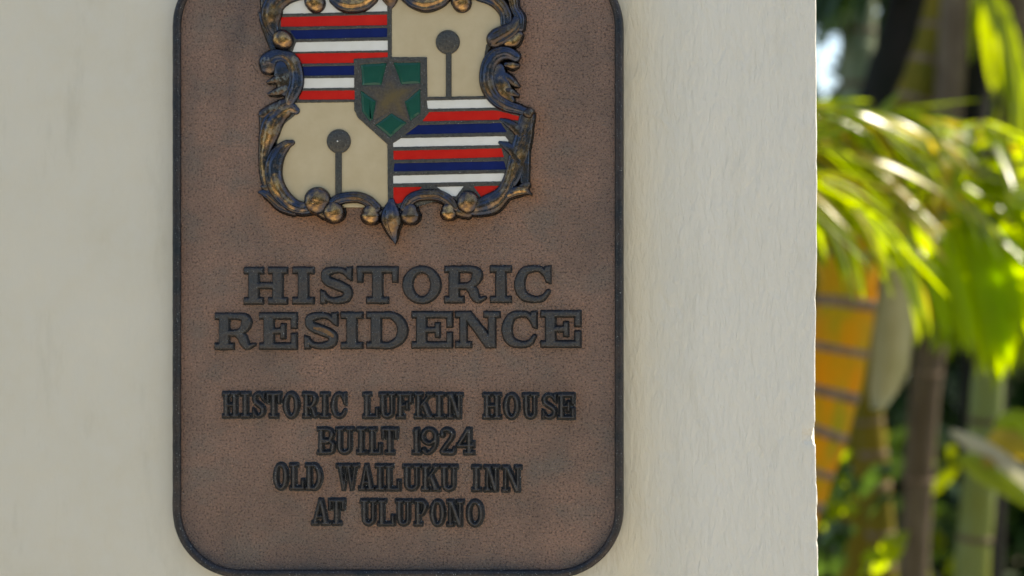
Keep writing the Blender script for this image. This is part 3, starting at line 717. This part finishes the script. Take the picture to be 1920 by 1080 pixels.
stain = np.maximum(stain, .45*np.exp(-np.abs(X-(L+16))/7))
inr_ = -sdp
darkening = .75*np.exp(-np.maximum(inr_-16, 0)/30)*np.clip((Y-900)/150, 0, 1) + .28*np.exp(-np.maximum(inr_-16, 0)/16)  # darker towards the rim and the bottom edge
darkening = np.maximum(darkening, .35*np.exp(-np.maximum(dc, 0)/10)*np.clip((120-Y)/200+.35, 0, 1))  # darker close round the scrolls
darkening = np.maximum(darkening, .55*np.exp(-((X-345)**2)/1200.)*np.clip((Y-700)/300, 0, 1)*.0)
darkening = np.maximum(darkening, .75*np.clip(fbm(X*.03, Y*.012+3, 21, 4)*4-.35, 0, 1)*np.clip((200-Y)/300+.45, .25, 1)*np.clip(1-np.abs(X-420)/160, 0, 1))
nr, nc = X.shape; idx = np.arange(nr*nc).reshape(nr, nc)
F = np.stack([idx[:-1,:-1], idx[1:,:-1], idx[1:,1:], idx[:-1,1:]], -1).reshape(-1, 4)
F = F[(sdp.reshape(-1)[F] < -1).all(1)]
used = np.unique(F); re = np.full(nr*nc, -1); re[used] = np.arange(len(used))
obj('plate', P.reshape(-1, 3)[used], re[F], M_plate, plaque, attrs={'stain': np.clip(stain, 0, 1).reshape(-1)[used], 'darkening': np.clip(darkening, 0, 1).reshape(-1)[used]})

# ------------------------------------------------------------------ garden behind
def tube_world(P, rad, k=14, noise=.0, seed=0):
    P = [Vector(p) for p in P]; V = []; F = []
    for i, p in enumerate(P):
        t = (P[min(i+1, len(P)-1)]-P[max(i-1, 0)]).normalized()
        a = t.cross(Vector((0, 1, 0.01))).normalized(); b = t.cross(a)
        for j in range(k):
            an = j/k*2*math.pi; r = rad[i]*(1+noise*math.sin(an*3+i*.7+seed))
            V.append(p+a*math.cos(an)*r+b*math.sin(an)*r)
    for i in range(len(P)-1):
        for j in range(k): F.append((i*k+j, i*k+(j+1) % k, (i+1)*k+(j+1) % k, (i+1)*k+j))
    F.append(tuple(range(k-1, -1, -1))); F.append(tuple((len(P)-1)*k+j for j in range(k)))
    return V, F
def leaflet_mesh(name, L_, W, droop, fold, mat):
    V = []; n_ = 9
    for i in range(n_+1):
        t = i/n_; w = W*.5*(min(1, t*6+.25))*(1-t**2.6)**.8+.0006
        x = L_*t*(1-.15*droop*t); z = -L_*droop*t*t*.55
        V += [(x, -w, z+fold*w), (x, 0, z), (x, w, z+fold*w)]
    F = []
    for i in range(n_):
        a = i*3; F += [(a, a+3, a+4, a+1), (a+1, a+4, a+5, a+2)]
    return mesh(name, V, F, mat)
LM = {}
for key, m_ in (('g', M_leaf), ('y', M_leafy), ('d', M_leafd), ('w', M_white_leaf)):
    LM[key] = [leaflet_mesh('leaflet', 1, w, d, .35, m_) for w, d in ((.105, .05), (.125, .22), (.09, .5))]
def place_leaflet(parent, org, d, up, length, key, wid=1.0):
    d = d.normalized(); y = up.cross(d).normalized(); z = d.cross(y)
    o = bpy.data.objects.new('leaflet', random.choice(LM[key])); COL.objects.link(o)
    o.parent = parent
    m = Matrix((d*length, y*length*wid, z*length)).transposed().to_4x4()
    o.matrix_local = Matrix.Translation(org-Vector(ORG[parent.name])) @ m
    return o
def frond(palm, px, depth, L0=.34, key='g', hang=.6, n_=16, sides=(-1, 1), rr=.006, wid=1.0, side_k=.75, mixy=0.15):
    """px: rachis points (px, py[, depth]) seen in the photograph, standing at that depth"""
    pts = [QV(p[0], p[1], p[2] if len(p) > 2 else depth) for p in px]
    c = [Vector(p) for p in catmull([list(p) for p in pts], 6)]
    rad = [rr*(1-.75*i/(len(c)-1)) for i in range(len(c))]
    V, F = tube_world(c, rad, 7)
    f = obj('frond', V, F, M_tolive, palm, origin=tuple(c[0]))
    for i in range(n_):
        t = .12+.88*i/(n_-1); k = min(int(t*(len(c)-1)), len(c)-2); p = c[k].lerp(c[k+1], t*(len(c)-1)-k)
        tg = (c[k+1]-c[k]).normalized(); sd = tg.cross(Vector((0,0,1))).normalized()
        for s_ in sides:
            d = tg*.75 + sd*s_*side_k + Vector((0,0,-1))*hang + Vector([random.uniform(-.3,.3) for _ in range(3)])
            ll = L0*(1-.55*abs(t-.4)**1.3)*random.uniform(.85, 1.1)
            up = (Vector((0,0,1))+sd*s_*.5+Vector([random.uniform(-.3,.3) for _ in range(3)]))
            kk = 'y' if (key == 'g' and random.random() < mixy) else key
            place_leaflet(f, p, d, up, ll, kk, wid)
    return f
def trunk(palm, px, depth, rpx, mat, ring_at=(), taper=1.0, to_ground=True, up_to=None, ringh=14, matr=None):
    """px top->bottom in the photograph; radius in pixels there"""
    D = depth+DIST; r = rpx/FPX*D
    pts = [QV(x, y, depth) for x, y in px]
    if up_to is not None:
        d = (pts[0]-pts[1]).normalized(); d.z = max(d.z, .3)
        pts = [pts[0]+d*((up_to-pts[0].z)/d.z)]+pts
    if to_ground:
        b = pts[-1]; d = (b-pts[-2]).normalized()
        pts.append(Vector((b.x+d.x*.25, b.y, b.z*.45))); pts.append(Vector((b.x+d.x*.3, b.y, -.03)))
    c = [Vector(p) for p in catmull([list(p) for p in pts], 10)]
    rad = [r*(taper+(1-taper)*i/len(c)) for i in range(len(c))]
    V, F = tube_world(c, rad, 18, .02, depth)
    t = obj('trunk', V, F, mat, palm); TOPS[palm.name] = tuple(c[0])
    for py in ring_at:
        zt = Q(px[0][0], py, depth)[2]
        k = min(range(len(c)-1), key=lambda i: abs(c[i].z-zt))
        tg = (c[k+1]-c[k]).normalized(); p = c[k]+(tg*((zt-c[k].z)/tg.z) if abs(tg.z) > .2 else Vector())
        hgt = ringh/FPX*D*random.uniform(.65, 1.15); rr = rad[k]
        V, F = tube_world([p-tg*hgt*.55, p-tg*hgt*.45, p, p+tg*hgt*.45, p+tg*hgt*.55], [rr*.98, rr*1.035, rr*1.05, rr*1.03, rr*.98], 18)
        obj('ring', V, F, matr or M_ring, t)
    return t, c
TOPS = {}
G = 'palms growing behind the wall'
def palm(px, depth, label):
    g = QV(px, 600, depth); return thing('palm_tree', (g.x, g.y, 0), label, 'palm', G)

# golden cane palm nearest the wall, its crown at eye level
pA = palm(1500, 1.9, 'golden cane palm with grey ringed orange stem, right beside the wall edge')
trunk(pA, [(1612,330),(1604,400),(1593,500),(1574,640),(1545,770),(1506,880),(1470,980),(1430,1080)], 1.9, 60, M_tgold, (400,478,568,655,735,805,875,935), taper=.86, ringh=21)
frond(pA, [(1612,330),(1560,250),(1500,215),(1430,240),(1390,300)], 1.88, hang=.5)
for pts, L_, n_, hg, sk in (
   ([(1440,235,1.7),(1510,205,1.75),(1580,200,1.8),(1650,225,1.85),(1700,270,1.9)], .20, 20, .25, .35),
   ([(1430,300,1.7),(1500,270,1.7),(1570,275,1.75),(1640,320,1.8),(1700,385,1.8)], .21, 20, .30, .30),
   ([(1430,330,1.6),(1500,320,1.6),(1570,350,1.65),(1640,410,1.7),(1700,480,1.7)], .21, 18, .35, .30),
   ([(1440,400,1.5),(1500,370,1.55),(1550,390,1.55),(1590,440,1.55)], .17, 14, .8, .30),
   ([(1612,330,1.95),(1640,290,2.0),(1700,290,2.0),(1770,330,2.05),(1830,390,2.1)], .22, 18, .35, .5),
   ([(1612,330,1.9),(1600,260,1.95),(1640,215,2.0),(1700,215,2.0),(1760,250,2.0)], .20, 16, .30, .6)):
    frond(pA, pts, 1.8, L0=L_, hang=hg, n_=n_, side_k=sk, mixy=.22, wid=.95)
# dry sheath hanging from the cane
def sheath(parent, px, depth, mat, name='leaf_sheath'):
    V = []; F = []; K = 9
    for i, (x, y, w) in enumerate(px):
        for j in range(K):
            u = j/(K-1)*2-1; p = Q(x+u*w, y, depth); p = p + np.array([0, .03*(u*u), 0]); V.append(p)
    for i in range(len(px)-1):
        for j in range(K-1): F.append((i*K+j, i*K+j+1, (i+1)*K+j+1, (i+1)*K+j))
    m0 = len(V); V2 = [np.array(v)+np.array([0, .006, 0]) for v in V]; F2 = [tuple(m0+i for i in f[::-1]) for f in F]
    n_ = len(px)
    loop = [j for j in range(K)] + [i*K+K-1 for i in range(1, n_)] + [(n_-1)*K+j for j in range(K-2, -1, -1)] + [i*K for i in range(n_-2, 0, -1)]
    F3 = [(loop[i], loop[(i+1) % len(loop)], m0+loop[(i+1) % len(loop)], m0+loop[i]) for i in range(len(loop))]
    obj(name, V+V2, F+F2+F3, mat, parent)
sheath(pA, [(1660,430,8),(1672,470,16),(1682,530,28),(1680,610,38),(1672,690,37),(1660,735,28),(1650,768,14)], 2.05, M_sheath)

pB = palm(1880, 2.5, 'palm with pale green stem at the right, broad drooping bright frond above it')
trunk(pB, [(1872,560),(1862,640),(1852,720),(1842,850),(1832,960),(1822,1080)], 2.5, 33, M_tyel, (790,1010), taper=.8, ringh=10, matr=M_tgrey)
frond(pB, [(1872,560),(1868,470),(1830,420),(1780,430),(1740,480)], 2.4, L0=.30, hang=1.6, n_=20, side_k=.15, wid=1.2, mixy=.05)
frond(pB, [(1872,560),(1890,450),(1870,400),(1820,420),(1790,470)], 2.3, L0=.32, hang=2.2, n_=22, side_k=.12, wid=1.3, mixy=.02)
frond(pB, [(1872,560),(1900,430),(1960,390),(2040,420)], 2.4, L0=.36, hang=1.0, n_=16, side_k=.4, wid=1.3)
frond(pB, [(1872,560),(1850,380),(1800,280),(1730,240),(1660,260)], 2.5, L0=.32, hang=.6, n_=18, side_k=.5)
frond(pB, [(1872,560,2.4),(1900,350,2.3),(1890,260,2.2),(1840,230,2.1),(1780,260,2.05)], 2.3, L0=.30, hang=.5, n_=16, side_k=.6)
frond(pB, [(1700,330,2.2),(1780,345,2.2),(1850,350,2.2),(1930,375,2.2)], 2.2, L0=.26, hang=.15, n_=12, side_k=.3, wid=1.3, mixy=0)

pC = palm(1655, 2.8, 'slim olive palm stem with grey rings, just right of the golden cane')
trunk(pC, [(1600,480),(1612,600),(1622,720),(1638,850),(1648,960),(1655,1080)], 2.8, 25, M_tolive, (660,790,850,910,1000,1060), ringh=12)
frond(pC, [(1600,480),(1590,380),(1560,330),(1500,330)], 2.8, L0=.3, hang=.6, n_=12)
frond(pC, [(1600,480),(1640,400),(1700,400),(1760,460)], 2.8, L0=.3, hang=.7, n_=14)

pD = palm(1720, 3.0, 'grey brown palm trunk in the middle of the garden, leaning slightly')
trunk(pD, [(1765,380),(1755,520),(1745,640),(1730,780),(1720,930),(1712,1080)], 3.0, 27, M_tgrey, (700,900,), up_to=4.2, ringh=8)

pE = palm(1610, 4.0, 'pale mossy palm trunk next to the patch of sky')
trunk(pE, [(1612,-20),(1608,90),(1604,200),(1596,400),(1590,700),(1588,1080)], 4.0, 31, M_tpale, (60,160,260,360), up_to=5.0, ringh=10, matr=M_tgrey)
pF = palm(1620, 3.4, 'dark leaning palm trunk without rings between the pale and the ringed trunk')
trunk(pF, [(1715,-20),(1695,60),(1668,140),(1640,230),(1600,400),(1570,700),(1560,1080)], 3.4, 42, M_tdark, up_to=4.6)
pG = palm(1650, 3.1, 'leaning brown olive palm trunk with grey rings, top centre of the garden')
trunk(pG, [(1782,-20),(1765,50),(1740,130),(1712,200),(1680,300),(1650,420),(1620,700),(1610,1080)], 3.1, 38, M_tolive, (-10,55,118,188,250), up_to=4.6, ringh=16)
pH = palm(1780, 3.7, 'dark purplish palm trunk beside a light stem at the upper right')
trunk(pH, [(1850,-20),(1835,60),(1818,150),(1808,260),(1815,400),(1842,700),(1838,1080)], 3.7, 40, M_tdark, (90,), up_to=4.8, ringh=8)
pI = palm(1895, 3.3, 'brown palm trunk at the far right edge of the picture')
trunk(pI, [(1912,-20),(1908,120),(1905,260),(1925,420),(1985,700),(2000,1080)], 3.3, 30, M_tgrey, (40,180,330), up_to=4.6, ringh=10)

# overhead crown fronds of the tall palms (the top of the frame)
for p_, pts, dp in ((pE, [(1612,-160),(1590,-80),(1560,-60),(1500,-30)], 3.9), 
                    (pG, [(1800,-200),(1840,-60),(1880,20),(1905,120),(1910,200)], 3.0), (pH, [(1860,-160),(1880,-20),(1895,100),(1890,220),(1870,300)], 3.5),
                    (pF, [(1735,-240),(1660,-150),(1600,-90),(1550,-60)], 3.3)):
    frond(p_, pts, dp, L0=.34, hang=.7, n_=16, key='d' if p_ in (pE, pF) else 'g', side_k=.4, mixy=0)
# crowns above the picture
for p_, x, dp, z in ((pD, 0, 3.0, 2.3), (pE, 0, 4.0, 3.4), (pF, 0, 3.4, 3.0), (pG, 0, 3.1, 3.0), (pH, 0, 3.7, 3.2), (pI, 0, 3.3, 3.0)):
    top = Vector(TOPS[p_.name])
    for k in range(5):
        a = k*2*math.pi/5+dp*2; dd = Vector((math.cos(a), math.sin(a), 0))
        c = [top+dd*(.9*t)+Vector((0,0,.55*t-.75*t*t)) for t in (0, .25, .5, .75, 1)]
        cc = [Vector(p) for p in catmull([list(p) for p in c], 4)]
        V, F = tube_world(cc, [.009*(1-.7*i/len(cc)) for i in range(len(cc))], 6)
        f = obj('frond', V, F, M_tolive, p_, origin=tuple(top))
        for i in range(2, len(cc)-1):
            tg = (cc[i+1]-cc[i]).normalized(); sd = tg.cross(Vector((0,0,1))).normalized()
            for s_ in (-1, 1):
                place_leaflet(f, cc[i], tg*.6+sd*s_*.8+Vector((0,0,-.5)), Vector((0,0,1)), random.uniform(.35,.45), 'g' if random.random() < .5 else 'd', 1.2)

def leaf_blade(parent, name, pts, wpx, depth, mat, roll=0):
    c = catmull([list(QV(p[0], p[1], p[2] if len(p) > 2 else depth)) for p in pts], 5); V = []; F = []
    D = depth+DIST
    for i, p in enumerate(c):
        t = i/(len(c)-1); w = wpx/FPX*D*math.sin(math.pi*min(1, .05+.95*t))**1.0*.5+.001
        tg = Vector(c[min(i+1, len(c)-1)]-c[max(i-1, 0)]).normalized()
        sd = tg.cross(Vector((roll, 1, 0))).normalized(); up = sd.cross(tg)
        for u in (-1, -.5, 0, .5, 1): V.append(Vector(p)+sd*w*u+up*abs(u)*w*.25)
    for i in range(len(c)-1):
        for j in range(4): F.append((i*5+j, i*5+j+1, (i+1)*5+j+1, (i+1)*5+j))
    obj(name, V, F, mat, parent)
for pts, w in (([(1768,425),(1785,520),(1806,600),(1822,668)], 46), ([(1795,420),(1822,520),(1842,610),(1850,700)], 50), ([(1822,425),(1852,520),(1870,620),(1876,712)], 48),
               ([(1850,430),(1882,520),(1892,610),(1893,690)], 44), ([(1880,420),(1915,500),(1932,580),(1940,660)], 44), ([(1745,440),(1752,520),(1768,590),(1780,640)], 30)):
    leaf_blade(pB, 'leaf', pts, w, 2.1, M_backlit, random.uniform(-.6, .6))
def shrub(x, depth, label, leaves, stem_px):
    g = QV(x, 900, depth); s = thing('shrub', (g.x, g.y, 0), label, 'shrub')
    top = QV(*stem_px, depth)
    V, F = tube_world([Vector((g.x, g.y, -.02)), Vector(((g.x+top.x)/2, g.y, top.z*.5)), top], [.012, .01, .006], 8)
    obj('stem', V, F, M_tolive, s)
    for pts, w, m_, rl in leaves: leaf_blade(s, 'leaf', pts, w, depth, m_, rl)
    return s
shrub(1900, 2.3, 'shrub with a large silvery leaf lying across the right edge', [
  ([(1782,808),(1830,838),(1890,882),(1950,925),(2020,960)], 44, M_white_leaf, .9),
  ([(1960,870),(1900,830),(1870,850),(1840,880)], 60, M_leafy, 0),
  ([(1980,880),(1930,820),(1900,790),(1860,800)], 50, M_leaf, .3),
  ([(1950,960),(1880,900),(1830,870),(1790,860)], 50, M_leaf, -.3),
  ([(1950,960),(1985,880),(2030,850),(2090,860)], 60, M_leaf, 0)], (1955, 960))
lv = []
for k in range(26):
    x = random.uniform(1480, 1640); y = random.uniform(860, 1120); a = random.uniform(-2.6, -.5); l = random.uniform(60, 120)
    lv.append(([(x, y, 2.3+random.uniform(-.1,.3)), (x+l*.5*math.cos(a), y+l*.5*math.sin(a), 2.35), (x+l*math.cos(a), y+l*math.sin(a)+15, 2.35)], random.uniform(30, 50), random.choice([M_leaf, M_leaf, M_leafd, M_leafd]), random.uniform(-.8,.8)))
shrub(1560, 2.35, 'low leafy green shrub at the foot of the golden cane', lv, (1560, 1090))
lv = []
for k in range(40):
    x = random.uniform(1640, 1830); y = random.uniform(820, 1100); a = random.uniform(-3, 0); l = random.uniform(40, 90)
    lv.append(([(x, y), (x+l*.5*math.cos(a), y+l*.5*math.sin(a)), (x+l*math.cos(a), y+l*math.sin(a)+10)], random.uniform(22, 40), random.choice([M_leaf, M_leafd, M_leafd]), random.uniform(-.8,.8)))
shrub(1730, 3.9, 'leafy shrub in shade behind the grey brown trunk', lv, (1735, 1000))

# far hedge: dense dark foliage, with a hole through which the sky shows
NL = 42000
px0 = QV(1532, 540, 6.0).x
xx = rng.uniform(px0-2.4, px0+3.6, NL); yy = 5.4+rng.random(NL)*1.3; zz = rng.uniform(0, 4.2, NL)
# project to see which leaves would close the gap
rel_ = np.stack([xx, yy, zz], -1)-C; cc_ = rel_ @ M3; pxl = 960+cc_[:,0]/-cc_[:,2]*FPX; pyl = 540-cc_[:,1]/-cc_[:,2]*FPX
hole = (((pxl-1546)/31.)**2+((pyl-108)/88.)**2 < 1) & (rng.random(NL) > .03)
xx, yy, zz = xx[~hole], yy[~hole], zz[~hole]; n_ = len(xx)
cl = fbm(xx*2.2, zz*2.2, 31, 3); yy = yy+cl*1.2
d1 = rng.normal(size=(n_, 3)); d1 /= np.linalg.norm(d1, axis=1)[:,None]
d2 = np.cross(d1, rng.normal(size=(n_, 3))); d2 /= np.linalg.norm(d2, axis=1)[:,None]
sz = rng.uniform(.05, .11, n_)[:,None]
cen = np.stack([xx, yy, zz], -1)
V = np.stack([cen-d1*sz, cen+d2*sz*.42, cen+d1*sz, cen-d2*sz*.42], 1).reshape(-1, 3)
F = np.arange(n_*4).reshape(-1, 4)
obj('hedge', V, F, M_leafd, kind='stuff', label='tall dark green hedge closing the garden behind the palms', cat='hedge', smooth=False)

# unseen hedge, added behind the camera to block the low sky
NL = 9000
xx = rng.uniform(-7, 7, NL); zz = rng.uniform(0, 3.6, NL); yy = -6.2+.5*fbm(xx*1.3, zz*1.3, 3)-rng.random(NL)**2*.5
d1 = rng.normal(size=(NL, 3)); d1 /= np.linalg.norm(d1, axis=1)[:,None]
d2 = np.cross(d1, rng.normal(size=(NL, 3))); d2 /= np.linalg.norm(d2, axis=1)[:,None]
sz = rng.uniform(.09, .17, NL)[:,None]; cen = np.stack([xx, yy, zz], -1)
V = np.stack([cen-d1*sz, cen+d2*sz*.5, cen+d1*sz, cen-d2*sz*.5], 1).reshape(-1, 3)
obj('hedge', V, np.arange(NL*4).reshape(-1, 4), M_leafd, kind='stuff', label='unseen clipped hedge added behind the camera to block the low sky', cat='hedge', smooth=False)
